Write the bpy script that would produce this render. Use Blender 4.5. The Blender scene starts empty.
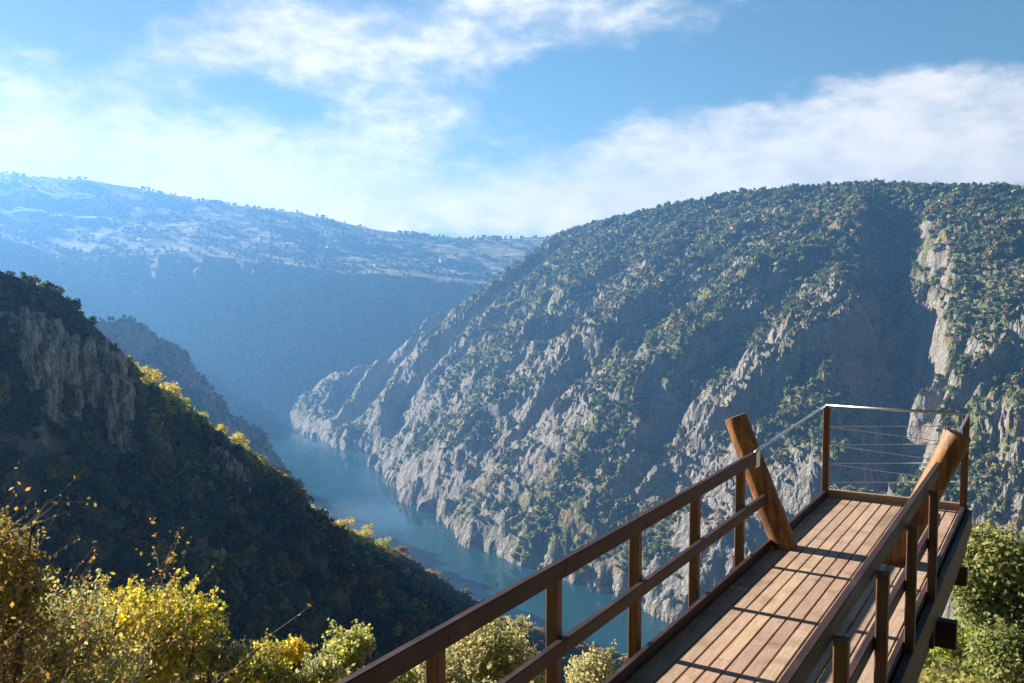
import bpy, math, random
import numpy as np
random.seed(7); RS = np.random.RandomState(11)
S = bpy.context.scene; COL = S.collection
F0 = 961.0; PITCH = math.atan(65.5/F0); TH = math.radians(30.08)

# ------------------------------------------------------------------ helpers
def px(x, y, Y):
    """a direction seen in the photo, taken to forward distance Y (camera at the origin, heading +y)"""
    a = (x-512)/F0; b = -(y-341.5)/F0
    d = np.array([a, math.cos(PITCH)+b*math.sin(PITCH), -math.sin(PITCH)+b*math.cos(PITCH)])
    return d*(Y/d[1])
def hsh(ix, iy, s):
    h = (ix.astype(np.int64)*374761393 + iy.astype(np.int64)*668265263 + s*1442695041) & 0xffffffff
    h = ((h ^ (h >> 13))*1274126177) & 0xffffffff
    h = ((h ^ (h >> 16))*2246822519) & 0xffffffff
    return (h ^ (h >> 15)) & 0xffff
def noise(x, y, s=0):
    x = np.asarray(x, float); y = np.asarray(y, float)
    ix = np.floor(x); iy = np.floor(y); fx = x-ix; fy = y-iy
    u = fx*fx*fx*(fx*(fx*6-15)+10); v = fy*fy*fy*(fy*(fy*6-15)+10)
    def g(a, b):
        an = hsh(ix+a, iy+b, s)*(2*math.pi/65536)
        return np.cos(an)*(fx-a)+np.sin(an)*(fy-b)
    return 1.5*((g(0,0)*(1-u)+g(1,0)*u)*(1-v)+(g(0,1)*(1-u)+g(1,1)*u)*v)
def fbm(x, y, o=4, s=0):
    r = 0; a = 1; n = 0
    for k in range(o):
        r = r+a*noise(x, y, s+k*17); n += a; a *= .5; x = x*2.03+3.1; y = y*2.03+1.7
    return r/n
def ridged(x, y, o=4, s=0, g=.5):
    r = 0; a = 1; n = 0
    for k in range(o):
        r = r+a*(1-2*np.abs(noise(x, y, s+k*13))); n += a; a *= g; x = x*2.07+5.3; y = y*2.07+2.9
    return r/n
def sst(a, b, x):
    t = np.clip((x-a)/(b-a), 0, 1); return t*t*(3-2*t)
def poly(x, y, P):
    """distance to a polyline, interpolated z, arc length, signed side (+ = left of travel)"""
    P = np.asarray(P, float); best = np.full(x.shape, 1e18); z = np.zeros(x.shape); t = np.zeros(x.shape); sg = np.zeros(x.shape); L = 0
    for i in range(len(P)-1):
        a = P[i]; b = P[i+1]; d = b[:2]-a[:2]; l2 = d@d; l = math.sqrt(l2)
        u = np.clip(((x-a[0])*d[0]+(y-a[1])*d[1])/l2, 0, 1)
        ex = x-a[0]-u*d[0]; ey = y-a[1]-u*d[1]; q = ex*ex+ey*ey
        m = q < best
        best = np.where(m, q, best)
        if P.shape[1] > 2: z = np.where(m, a[2]+(b[2]-a[2])*u, z)
        t = np.where(m, L+u*l, t); sg = np.where(m, d[0]*ey-d[1]*ex, sg); L += l
    return np.sqrt(best), z, t, np.sign(sg)

def mesh_obj(name, V, Fq, mat, parent=None, cols=None, smooth=False, link=True):
    """V (n,3) floats; Fq (m,k) ints or list of such arrays / lists"""
    V = np.asarray(V, np.float32)
    me = bpy.data.meshes.new(name)
    if isinstance(Fq, np.ndarray):
        m, k = Fq.shape; loops = Fq.ravel(); starts = np.arange(m)*k; tot = np.full(m, k)
    else:
        tot = np.array([len(f) for f in Fq]); loops = np.array([i for f in Fq for i in f]); starts = np.concatenate([[0], np.cumsum(tot)[:-1]]); m = len(tot)
    me.vertices.add(len(V)); me.vertices.foreach_set('co', V.ravel())
    me.loops.add(len(loops)); me.loops.foreach_set('vertex_index', loops.astype(np.int32))
    me.polygons.add(m); me.polygons.foreach_set('loop_start', starts.astype(np.int32)); me.polygons.foreach_set('loop_total', tot.astype(np.int32))
    me.update(calc_edges=True); me.validate()
    me.polygons.foreach_set('use_smooth', np.full(len(me.polygons), bool(smooth)))
    if cols is not None:
        at = me.attributes.new('tint', 'FLOAT_COLOR', 'FACE')
        c = np.ones((m, 4), np.float32); c[:, :3] = cols; at.data.foreach_set('color', c.ravel())
    if mat: me.materials.append(mat)
    o = bpy.data.objects.new(name, me); COL.objects.link(o)
    if parent: o.parent = parent
    return o
def tag(o, label=None, cat=None, group=None, kind=None):
    if label: o['label'] = label
    if cat: o['category'] = cat
    if group: o['group'] = group
    if kind: o['kind'] = kind
    return o
def empty(name, loc=(0,0,0), rz=0):
    o = bpy.data.objects.new(name, None); o.location = loc; o.rotation_euler = (0,0,rz); COL.objects.link(o); return o

class MB:
    def __init__(s): s.v = []; s.f = []; s.c = []
    def add(s, v, f, c=(1,1,1)):
        n = len(s.v); s.v += [tuple(map(float, p)) for p in v]; s.f += [tuple(i+n for i in q) for q in f]; s.c += [c]*len(f)
    def box(s, x0, x1, y0, y1, z0, z1, b=.004, c=(1,1,1)):
        """box with chamfered long edges (any orientation gets small chamfers on all four edges along its longest axis)"""
        d = [x1-x0, y1-y0, z1-z0]; ax = d.index(max(d)); b = min(b, min(d)*.3)
        o = [(x0,x1),(y0,y1),(z0,z1)]; p, q = [i for i in range(3) if i != ax]
        (p0,p1),(q0,q1) = o[p], o[q]
        ring = [(p0+b,q0),(p1-b,q0),(p1,q0+b),(p1,q1-b),(p1-b,q1),(p0+b,q1),(p0,q1-b),(p0,q0+b)]
        v = []
        for e in o[ax]:
            for (a, bb) in ring:
                w = [0,0,0]; w[ax] = e; w[p] = a; w[q] = bb; v.append(w)
        f = [(i,(i+1)%8,8+(i+1)%8,8+i) for i in range(8)]+[tuple(range(7,-1,-1)), tuple(range(8,16))]
        if ax == 1: f = [t[::-1] for t in f]
        s.add(v, f, c)
    def tube(s, pts, rad, n=8, c=(1,1,1), cap=True):
        pts = [np.array(p, float) for p in pts]; v = []; up = None
        for i, p in enumerate(pts):
            d = pts[min(i+1, len(pts)-1)]-pts[max(i-1, 0)]; d /= (np.linalg.norm(d)+1e-9)
            if up is None: up = np.array([1,0,0]) if abs(d[0]) < .8 else np.array([0,1,0])
            a = np.cross(d, up); a /= np.linalg.norm(a); b2 = np.cross(d, a); up = np.cross(a, d)*1.0
            r = rad[i] if hasattr(rad, '__len__') else rad
            for k in range(n):
                t = 2*math.pi*k/n; v.append(p+r*(math.cos(t)*a+math.sin(t)*b2))
        f = [(i*n+k, i*n+(k+1)%n, (i+1)*n+(k+1)%n, (i+1)*n+k) for i in range(len(pts)-1) for k in range(n)]
        if cap: f += [tuple(range(n-1,-1,-1)), tuple((len(pts)-1)*n+k for k in range(n))]
        s.add(v, f, c)
    def build(s, name, mat, parent=None, smooth=False):
        return mesh_obj(name, np.array(s.v), s.f, mat, parent, np.array(s.c), smooth)

# ------------------------------------------------------------------ node helpers
def newmat(name):
    m = bpy.data.materials.new(name); m.use_nodes = True; nt = m.node_tree; nt.nodes.clear()
    return m, nt
class N:
    def __init__(s, nt): s.nt = nt
    def n(s, t, **kw):
        nd = s.nt.nodes.new(t)
        for k, v in kw.items():
            if k.startswith('_'): setattr(nd, k[1:], v)
        return nd
    def lk(s, a, b): s.nt.links.new(a, b)
    def put(s, sock, v):
        if isinstance(v, bpy.types.NodeSocket): s.lk(v, sock)
        else: sock.default_value = v
    def m(s, op, a, b=0.0, c=None, clamp=False):
        nd = s.nt.nodes.new('ShaderNodeMath'); nd.operation = op; nd.use_clamp = clamp
        s.put(nd.inputs[0], a); s.put(nd.inputs[1], b)
        if c is not None: s.put(nd.inputs[2], c)
        return nd.outputs[0]
    def mix(s, f, a, b, mode='MIX'):
        nd = s.nt.nodes.new('ShaderNodeMix'); nd.data_type = 'RGBA'; nd.blend_type = mode
        s.put(nd.inputs[0], f); s.put(nd.inputs[6], a if isinstance(a, bpy.types.NodeSocket) else (*a, 1)); s.put(nd.inputs[7], b if isinstance(b, bpy.types.NodeSocket) else (*b, 1))
        return nd.outputs[2]
    def noise(s, vec, sc, det=4, rough=.55, dist=0):
        nd = s.nt.nodes.new('ShaderNodeTexNoise'); nd.inputs['Scale'].default_value = sc; nd.inputs['Detail'].default_value = det
        nd.inputs['Roughness'].default_value = rough; nd.inputs['Distortion'].default_value = dist
        if vec is not None: s.lk(vec, nd.inputs['Vector'])
        return nd.outputs[0]
    def ramp(s, f, pts):
        nd = s.nt.nodes.new('ShaderNodeValToRGB'); e = nd.color_ramp.elements
        while len(e) > 1: e.remove(e[0])
        e[0].position = pts[0][0]; e[0].color = (*pts[0][1], 1)
        for p, c in pts[1:]:
            q = e.new(p); q.color = (*c, 1)
        s.lk(f, nd.inputs[0]); return nd.outputs[0]
    def mapr(s, f, a, b, c=0., d=1.):
        nd = s.nt.nodes.new('ShaderNodeMapRange'); nd.interpolation_type = 'SMOOTHSTEP'
        s.put(nd.inputs[0], f)
        for i, v in zip((1,2,3,4), (a,b,c,d)): nd.inputs[i].default_value = v
        return nd.outputs[0]
    def mapping(s, vec, scale):
        nd = s.nt.nodes.new('ShaderNodeMapping'); nd.inputs['Scale'].default_value = scale; s.lk(vec, nd.inputs[0]); return nd.outputs[0]
    def bump(s, h, dist, st=1.0):
        nd = s.nt.nodes.new('ShaderNodeBump'); nd.inputs['Distance'].default_value = dist; nd.inputs['Strength'].default_value = st
        s.lk(h, nd.inputs['Height']); return nd.outputs[0]
    def out(s, col, rough=.8, bump=None, spec=.3, metal=0, **kw):
        b = s.nt.nodes.new('ShaderNodeBsdfPrincipled'); o = s.nt.nodes.new('ShaderNodeOutputMaterial')
        s.put(b.inputs['Base Color'], col if isinstance(col, bpy.types.NodeSocket) else (*col, 1)); s.put(b.inputs['Roughness'], rough)
        b.inputs['Specular IOR Level'].default_value = spec; b.inputs['Metallic'].default_value = metal
        if bump is not None: s.lk(bump, b.inputs['Normal'])
        s.lk(b.outputs[0], o.inputs[0]); return b
def objco(n): return n.nt.nodes.new('ShaderNodeTexCoord').outputs['Object']
def geopos(n): return n.nt.nodes.new('ShaderNodeNewGeometry').outputs['Position']
def attr(n, name='tint', out='Color'):
    a = n.nt.nodes.new('ShaderNodeAttribute'); a.attribute_name = name; return a.outputs[out]

def wood(name, ca, cb, scale, rough=.7, spec=.3, bumpd=.002, cc=None):
    """grain stretched along the board; scale = 3-vector with a small value along the grain"""
    m, nt = newmat(name); n = N(nt); co = objco(n)
    g = n.noise(n.mapping(co, scale), 1, 6, .65)
    b = n.noise(co, 3.0, 3); w = n.noise(co, 38.0, 4, .7)
    c = n.mix(n.mapr(g, .3, .7), ca, cb)
    if cc: c = n.mix(n.mapr(b, .48, .72, 0, .7), c, cc)
    c = n.mix(n.mapr(w, .25, .75, .35, 0), c, tuple(v*.4 for v in ca))
    c = n.mix(1., c, attr(n), 'MULTIPLY')
    n.out(c, n.mapr(g, .2, .8, rough-.12, rough+.12), n.bump(g, bumpd, .8), spec); return m
M = {}
M['deck'] = wood('weathered_deck', (.38,.25,.17), (.53,.37,.26), (60, 3, 60), .7, .3, .001, (.22,.15,.10))
M['rail'] = wood('stained_rail', (.022,.010,.010), (.055,.022,.019), (40, 2.0, 40), .6, .35, .002, (.085,.045,.038))
M['post'] = wood('stained_post', (.065,.025,.015), (.16,.06,.026), (40, 40, 2.0), .55, .4, .002, (.09,.07,.035))
M['log'] = wood('log_wood', (.10,.042,.017), (.43,.185,.058), (16, 16, 1.3), .6, .35, .006, (.07,.035,.02))
M['logend'] = wood('log_end', (.14,.08,.05), (.26,.16,.10), (60, 60, 60), .8, .2, .003)
m_, nt = newmat('galvanised_steel'); n = N(nt); n.out(n.ramp(n.noise(objco(n), 30, 3), [(.3,(.45,.47,.50)),(.7,(.68,.70,.73))]), .38, None, .5, 1.0); M['steel'] = m_
m_, nt = newmat('bark'); n = N(nt); co = objco(n); g = n.noise(n.mapping(co, (8,8,2)), 2, 6, .7)
n.out(n.ramp(g, [(.3,(.035,.028,.02)),(.7,(.16,.13,.10))]), .9, n.bump(g, .02)); M['bark'] = m_
m_, nt = newmat('bright_wire'); n = N(nt); n.out((.72,.75,.80), .35, None, .6); M['wire'] = m_
m_, nt = newmat('pale_twig'); n = N(nt); n.out(n.ramp(n.noise(objco(n), 9, 3), [(.3,(.12,.09,.07)),(.7,(.38,.31,.25))]), .8); M['twig'] = m_

def leafmat(name, trans=.35):
    m, nt = newmat(name); n = N(nt); c = attr(n)
    ob = n.n('ShaderNodeBsdfPrincipled'); n.lk(c, ob.inputs['Base Color']); ob.inputs['Roughness'].default_value = .6; ob.inputs['Specular IOR Level'].default_value = .25
    t = n.n('ShaderNodeBsdfTranslucent'); n.lk(c, t.inputs['Color'])
    mx = n.n('ShaderNodeMixShader'); mx.inputs[0].default_value = trans; n.lk(ob.outputs[0], mx.inputs[1]); n.lk(t.outputs[0], mx.inputs[2])
    o = n.n('ShaderNodeOutputMaterial'); n.lk(mx.outputs[0], o.inputs[0]); return m
M['leaf'] = leafmat('leaves', .5)
M['leaf_far'] = leafmat('far_leaves', .25)

# ------------------------------------------------------------------ terrain
WZ = -330.0
def shore(x, y): 
    p = px(x, y, 1000.0); k = WZ/p[2]; return (p[0]*k, p[1]*k)
R_CREST = [(520,3300,60),(330,2700,80)]+[tuple(px(*q)) for q in [(548,241,2300),(600,224,2130),(650,214,1980),(720,198,1800),(800,191,1650),(880,188,1500),(950,191,1400),(1024,193,1300),(1110,193,1180)]]+[(900,900,110),(1100,500,120),(1300,-600,100)]
R_SHORE = [(420,3300),(60,2800),(-330,2440),(-560,2240)]+[shore(*q) for q in [(282,426),(293,430),(304,434),(320,441),(342,448),(364,455),(392,480),(403,503),(436,515),(472,548),(515,563),(575,585),(640,604),(700,625)]]+[(235,870),(330,700),(430,450),(560,0),(700,-900)]
CUTS = [  # gullies between the rocky spurs: floor line, depth, width on each side
 ([px(*q)[:2] for q in [(400,325,2330),(368,368,2200),(342,402,2080),(322,437,1950)]], 55, 30, 60),
 ([px(*q)[:2] for q in [(505,275,2300),(470,300,2230),(415,350,2130),(368,400,2030),(345,443,1920)]], 85, 32, 85),
 ([px(*q)[:2] for q in [(540,285,2150),(500,320,2060),(445,370,1960),(402,420,1850),(384,458,1750)]], 75, 30, 85),
 ([px(*q)[:2] for q in [(640,300,1800),(570,370,1650),(500,450,1450),(455,532,1210)]], 18, 25, 90),
 ([px(*q)[:2] for q in [(800,300,1450),(730,380,1280),(640,480,1120),(585,588,1010)]], 24, 25, 80)]
F_RIM = [(-2900,1700,150),(-1950,2150,110)]+[tuple(px(*q)) for q in [(0,237,2470),(40,248,2540),(75,257,2600),(120,255,2640),(180,253,2680),(270,262,2720),(340,272,2780),(400,274,2840),(480,283,2940),(560,290,3050)]]+[(700,3300,-10),(2000,3400,0)]
F_SHORE = [(-2900,1200),(-1950,1650),(-1300,2000),(-950,2210),(-700,2330),(-480,2400),(-260,2520),(0,2680),(250,2900),(700,3150),(2000,3250)]
SKY = [(-3300,2200,400)]+[tuple(px(*q)) for q in [(-140,166,3300),(0,173,3400),(100,181,3450),(200,200,3500),(300,213,3600),(360,226,3650),(400,233,3700),(470,238,3750),(550,238,3800),(700,240,3850),(1000,245,3900)]]+[(3500,3000,120)]
N_CREST = [(-420,-300,70),(-260,0,48)]+[tuple(px(*q)) for q in [(-60,226,190),(0,262,200),(50,280,212),(97,326,225),(118,373,232),(150,381.2,245),(200,424,265),(240,446.2,285),(285,510,310),(330,519.9,335),(400,552.5,362),(450,593.2,385),(520,622,408),(600,647.9,430),(650,660.4,445),(720,695.2,470)]]
M_CREST = [(-900,1000,60),px(60,318,960),px(105,322,1000),px(125,320,1030),px(170,350,1100),px(215,396,1200),px(260,441,1310),px(300,482,1440),px(308,494,1470)]
M_CREST = [tuple(p) for p in M_CREST]
GULLY = [tuple(px(*q)[:2]) for q in [(905,190,1470),(905,250,1330),(905,330,1180),(903,400,1060),(900,480,950)]]

def height(x, y, detail=True):
    x = np.asarray(x, float); y = np.asarray(y, float)
    wx = x+24*fbm(x/140, y/140, 2, 5)+14*noise(x/38, y/38, 15)+6*noise(x/14, y/14, 17); wy = y+24*fbm(x/140+9, y/140, 2, 6)+14*noise(x/38+7, y/38, 16)+6*noise(x/14, y/14+5, 18)
    # right canyon side
    dc, zc, t, sc = poly(x, y, R_CREST); ds, _, ts, ss = poly(wx, wy, R_SHORE)
    inside = (ss > 0); u = ds/(ds+dc+1e-6)
    rt = poly(wx, wy, R_CREST); tt = rt[2]
    onface = inside & (sc < 0)
    env = np.sin(np.pi*np.clip(u, 0, 1))**.6
    prof = np.clip(u, 0, 1)**.8
    h = WZ+(zc-WZ)*prof
    if detail:
        lean = tt+.12*dc+25*fbm(x/90, y/90, 2, 7)
        r1 = ridged(lean/170, dc/900, 2, 3); r2 = ridged(lean/62+2, dc/330, 3, 4)
        h = h+env*(36*(r1-.45)+20*(r2-.4))
        h = h+env*(9*(ridged(lean/24, dc/70, 3, 8)-.4))
        h = h+(.25+.75*env)*(8.0*(ridged(lean/17, dc/38, 3, 9, .65)-.35)+4.2*(ridged(x/8.5, y/8.5, 2, 10, .6)-.3))
        h = h+env*(.35+.65*sst(.75, .4, u))*24*(ridged(lean/95+1.5, dc/120, 2, 19, .6)-.45)
        for P, dep, wa, wb in CUTS:
            d, _, t2, s2 = poly(x+10*fbm(x/50, y/50, 2, 31), y+10*fbm(x/50, y/50, 2, 32), P)
            h = h-dep*np.where(s2 < 0, np.clip(1-d/wa, 0, 1), np.clip(1-d/wb, 0, 1)**1.2)*sst(0, .2, u)*sst(0, 60, dc)
    dg, _, tg, sg = poly(wx, wy, GULLY)
    q = np.where(sg < 0, sst(80, 4, dg), sst(52, 0, dg))
    h = h-88*q*sst(-10, 120, dc)*sst(0, .3, u)*sst(900, 500, tg)
    back = zc-.06*dc+8*fbm(x/120, y/120, 3, 12)*sst(0, 80, dc)
    hR = np.where(sc > 0, back, h)
    hR = np.where(inside, hR, WZ-4-.6*ds)
    # far canyon wall and the plateau above it
    dc, zc, t, sc = poly(x, y, F_RIM); ds, _, ts, ss = poly(wx, wy, F_SHORE)
    u = ds/(ds+dc+1e-6); up = WZ+(zc-WZ)*np.clip(u, 0, 1)**.8
    env = np.sin(np.pi*np.clip(u, 0, 1))**.7
    up = up+env*(95*(ridged(t/240, dc/600, 3, 41)-.55)+14*(ridged(wx/60, wy/60, 3, 42)-.4))
    dk, zk, tk, sk = poly(x, y, SKY); v = dc/(dc+dk+1e-6)
    pl = zc+(zk-zc)*np.clip(v, 0, 1)**1.25+np.sin(np.pi*np.clip(v,0,1))*(34*fbm(x/420, y/260, 4, 43)+20*(ridged(x/300, y/170, 3, 44)-.4))
    pl = np.where(sk > 0, zk-.1*dk, pl)
    hF = np.where(sc > 0, pl, up); hF = np.where(ss > 0, hF, WZ-4-.5*ds)
    # blue middle spur on the left bank
    d, z, t2, s2 = poly(wx, wy, M_CREST)
    hM = z-np.where(s2 > 0, .9, 1.5)*d+22*(ridged(t2/90, d/170, 3, 51)-.75)*sst(4, 70, d)+6*(ridged(x/25, y/25, 3, 52)-.5)
    # near wooded spur
    d, z, t2, s2 = poly(x, y, N_CREST)
    T1, T2 = 626.1, 733.85; kf_ = .74+.5*sst(T1-100, T1-60, t2)*sst(T1+30, T1-10, t2)+.12*sst(T1+30, T1+60, t2)*sst(T2, T2-30, t2); rad_ = 5+16*sst(T2-10, T2+60, t2); hN = z-np.where(s2 > 0, 1.25, kf_)*(np.sqrt(d*d+rad_**2)-rad_)-2.0+(14*(ridged(t2/60, d/120, 3, 61)-.75)+4*fbm(x/14, y/14, 3, 62))*sst(3, 40, d)
    # the hillside the camera stands on
    r = np.sqrt(x*x+y*y); az = np.degrees(np.arctan2(x, y))
    k = .47-.17*sst(8, 22, az)+.1*sst(60, 120, np.abs(az))*0
    fwd = np.where(np.abs(az) < 100, 1, -1)
    hG = -2.3-np.where(fwd > 0, k*r+sst(24, 60, r)*.25*(r-24)+sst(60, 160, r)*.15*(r-60), -.25*np.minimum(r, 500))+sst(5, 30, r)*(.7*fbm(x/6, y/6, 3, 71))
    hs = np.stack([hR, hF, hM, hN, hG]); w = np.argmax(hs, 0); H = hs.max(0)
    return np.maximum(H, WZ-30), w

azd = np.concatenate([np.arange(-180, -31, 2.0), np.arange(-31, 31.01, .066), np.arange(33, 180, 2.0)])
rr = [2.0]
while rr[-1] < 4300:
    r = rr[-1]; st = .035 if r < 80 else (.007 if r < 480 else (.0036 if r < 2350 else .01)); rr.append(r*(1+st))
rr = np.array(rr); A, Rr = np.meshgrid(np.radians(azd), rr)
X = Rr*np.sin(A); Y = Rr*np.cos(A)
H, W = height(X, Y)
nr, na = X.shape
# slope, for what grows where
gx = np.gradient(H, axis=0)/np.gradient(Rr, axis=0); gt = np.gradient(H, axis=1)/(np.gradient(A, axis=1)*Rr)
slope = np.hypot(gx, gt)
broad = fbm(X/160, Y/160, 3, 81); fine = fbm(X/28, Y/28, 3, 82)
veg = sst(-.25, .2, broad*1.15+fine*.75+(.95-slope)*.28+sst(-230, 0, H)*.5-.07)
veg = np.where(W == 1, np.maximum(veg, .8), veg); veg = np.where(W == 3, sst(1.6, 1.4, slope+.3*fine), veg); veg = np.where(W == 4, 1, veg)
lowrock = sst(WZ+9, WZ+2, H+5*fine); veg = veg*(1-lowrock)
idx = np.arange(nr*na).reshape(nr, na)
q = np.stack([idx[:-1,:-1], idx[:-1,1:], idx[1:,1:], idx[1:,:-1]], -1).reshape(-1, 4)
wrap = np.stack([idx[:-1,-1], idx[:-1,0], idx[1:,0], idx[1:,-1]], -1); q = np.concatenate([q, wrap])[:, ::-1]
V = np.stack([X, Y, H], -1).reshape(-1, 3)
nV = len(V); V = np.concatenate([V, [[0,0,-2.3]]]); 

m_, nt = newmat('canyon_ground'); n = N(nt); P = geopos(n)
vg = attr(n, 'veg', 'Fac'); kd = attr(n, 'plateau', 'Fac'); gr = attr(n, 'grassy', 'Fac')
n1 = n.noise(P, .035, 5, .6); n2 = n.noise(P, .16, 5, .65); n3 = n.noise(n.mapping(P, (1,1,.35)), .45, 5, .7); n4 = n.noise(P, 1.6, 4, .7)
vo = n.n('ShaderNodeTexVoronoi'); vo.feature = 'F1'; vo.inputs['Scale'].default_value = .13; vo.inputs['Detail'].default_value = 3; vo.inputs['Roughness'].default_value = .6
wv_ = n.n('ShaderNodeVectorMath'); wv_.operation = 'ADD'; n.lk(n.mapping(P, (1,1,.5)), wv_.inputs[0])
wn_ = n.n('ShaderNodeTexNoise'); wn_.inputs['Scale'].default_value = .12; wn_.inputs['Detail'].default_value = 3; n.lk(P, wn_.inputs['Vector'])
ws_ = n.n('ShaderNodeVectorMath'); ws_.operation = 'SCALE'; n.lk(wn_.outputs['Color'], ws_.inputs[0]); ws_.inputs[3].default_value = 9; n.lk(ws_.outputs[0], wv_.inputs[1]); n.lk(wv_.outputs[0], vo.inputs['Vector'])
rock = n.ramp(n3, [(.28,(.13,.12,.105)),(.40,(.38,.34,.29)),(.55,(.58,.52,.44)),(.75,(.70,.62,.52))])
rock = n.mix(n.mapr(vo.outputs['Distance'], 0.5, .95, 0, .55), rock, (.09,.085,.07)); rock = n.mix(n.mapr(n1, .5, .68, 0, .5), rock, (.36,.25,.17))
scrub = n.ramp(n2, [(.3,(.06,.07,.03)),(.45,(.14,.15,.06)),(.6,(.25,.23,.11)),(.75,(.34,.26,.15))])
scrub = n.mix(n.mapr(n1, .5, .66, 0, .7), scrub, (.27,.17,.09)); scrub = n.mix(n.mapr(n1, .3, .44, .6, 0), scrub, (.17,.19,.07))
vm = n.mapr(n.m('ADD', vg, n.m('MULTIPLY', n.m('SUBTRACT', n2, .5), 1.6)), .38, .62)
c = n.mix(vm, rock, scrub)
fld = n.ramp(n.noise(n.mapping(P, (.6,1.6,1)), .02, 5, .7), [(.32,(.06,.08,.05)),(.46,(.18,.18,.11)),(.56,(.36,.31,.22)),(.7,(.60,.52,.42))])
scrub_ = 0; c = n.mix(kd, c, fld)
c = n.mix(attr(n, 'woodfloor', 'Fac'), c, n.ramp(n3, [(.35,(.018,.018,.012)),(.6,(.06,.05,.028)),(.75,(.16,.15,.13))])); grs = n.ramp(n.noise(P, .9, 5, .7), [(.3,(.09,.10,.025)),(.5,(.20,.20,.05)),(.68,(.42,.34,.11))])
c = n.mix(gr, c, grs)
bh = n.m('ADD', n.m('ADD', n.m('MULTIPLY', n3, 3.4), n.m('MULTIPLY', n4, .7)), n.m('MULTIPLY', vo.outputs['Distance'], 4.0))
n.out(c, .95, n.bump(bh, 1.0, .9), .12); M['ground'] = m_
terr = mesh_obj('ground', V, q, M['ground'])
fan = None
me = terr.data
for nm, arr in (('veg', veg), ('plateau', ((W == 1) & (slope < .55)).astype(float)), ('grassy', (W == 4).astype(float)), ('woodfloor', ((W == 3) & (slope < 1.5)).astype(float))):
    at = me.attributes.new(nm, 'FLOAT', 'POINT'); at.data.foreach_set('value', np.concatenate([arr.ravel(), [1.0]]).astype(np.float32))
tag(terr, kind='structure')

# the river
m_, nt = newmat('river_water'); n = N(nt); P = geopos(n)
w1 = n.noise(n.mapping(P, (1,.5,1)), .09, 4, .6); w2 = n.noise(n.mapping(P, (1,.55,1)), .006, 3, .6, .4)
wb_ = n.bump(w1, 1.0, .5); n.lk(n.mapr(w2, .42, .6, .2, 1.0), wb_.node.inputs['Strength']); b = n.out((.010,.055,.070), n.mapr(w2, .45, .62, .08, .30), wb_, .5); b.inputs['IOR'].default_value = 1.33; M['water'] = m_
g = np.linspace(-4900, 4900, 3); gxx, gyy = np.meshgrid(g, g)
wo = mesh_obj('river_water', np.array([(-4200,-1500,WZ),(4200,-1500,WZ),(4200,4200,WZ),(-4200,4200,WZ)]), np.array([[0,1,2,3]]), M['water']); tag(wo, kind='structure')

def hit(x, y, dmin=20, dmax=4250):
    """where a sight line meets the terrain"""
    d = np.exp(np.linspace(math.log(dmin), math.log(dmax), 1500)); p = px(x, y, 1.0)
    h, w = height(p[0]*d, p[1]*d); i = np.argmax(h > p[2]*d)
    return np.array([p[0]*d[i], p[1]*d[i], h[i]])
def ground_z(x, y): return float(height(np.array([x]), np.array([y]))[0][0])

# ------------------------------------------------------------------ foliage
def crown_quads(nq, size, rx, rz, lumps=7, rs=RS, droop=.0):
    """nq leaf-clump quads spread through the lumpy volume of a crown centred at height rz"""
    L = []
    for i in range(lumps):
        a = rs.rand()*6.283; e = rs.rand()**.5; z = rs.uniform(-.75, .85)
        w = math.sqrt(max(0, 1-z*z))
        L.append((math.cos(a)*e*w*rx*.62, math.sin(a)*e*w*rx*.62, rz+z*rz*.66, rs.uniform(.38, .58)))
    L = np.array(L); k = rs.randint(0, lumps, nq)
    d = rs.randn(nq, 3); d /= np.linalg.norm(d, axis=1)[:, None]
    rad = rs.rand(nq)**.35
    c = np.stack([L[k,0], L[k,1], L[k,2]], -1)+d*rad[:, None]*L[k, 3][:, None]*np.array([rx, rx, rz*.85])
    nrm = d+rs.randn(nq, 3)*.55; nrm[:, 2] += .25; nrm /= np.linalg.norm(nrm, axis=1)[:, None]
    a = np.cross(nrm, rs.randn(nq, 3)); a /= np.linalg.norm(a, axis=1)[:, None]; b = np.cross(nrm, a)
    s = size*rs.uniform(.5, 1.2, nq)[:, None]
    q = np.stack([c-a*s, c-b*s*.62, c+a*s, c+b*s*.62], 1)
    return q, k, c
def pal_cols(pal, nq, k, rs=RS, jitter=.22):
    pal = np.array(pal); base = pal[rs.randint(0, len(pal), 64)]
    c = base[k % 64]*.55+pal[rs.randint(0, len(pal), nq)]*.45
    return c*rs.uniform(1-jitter, 1+jitter, (nq, 1))
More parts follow.
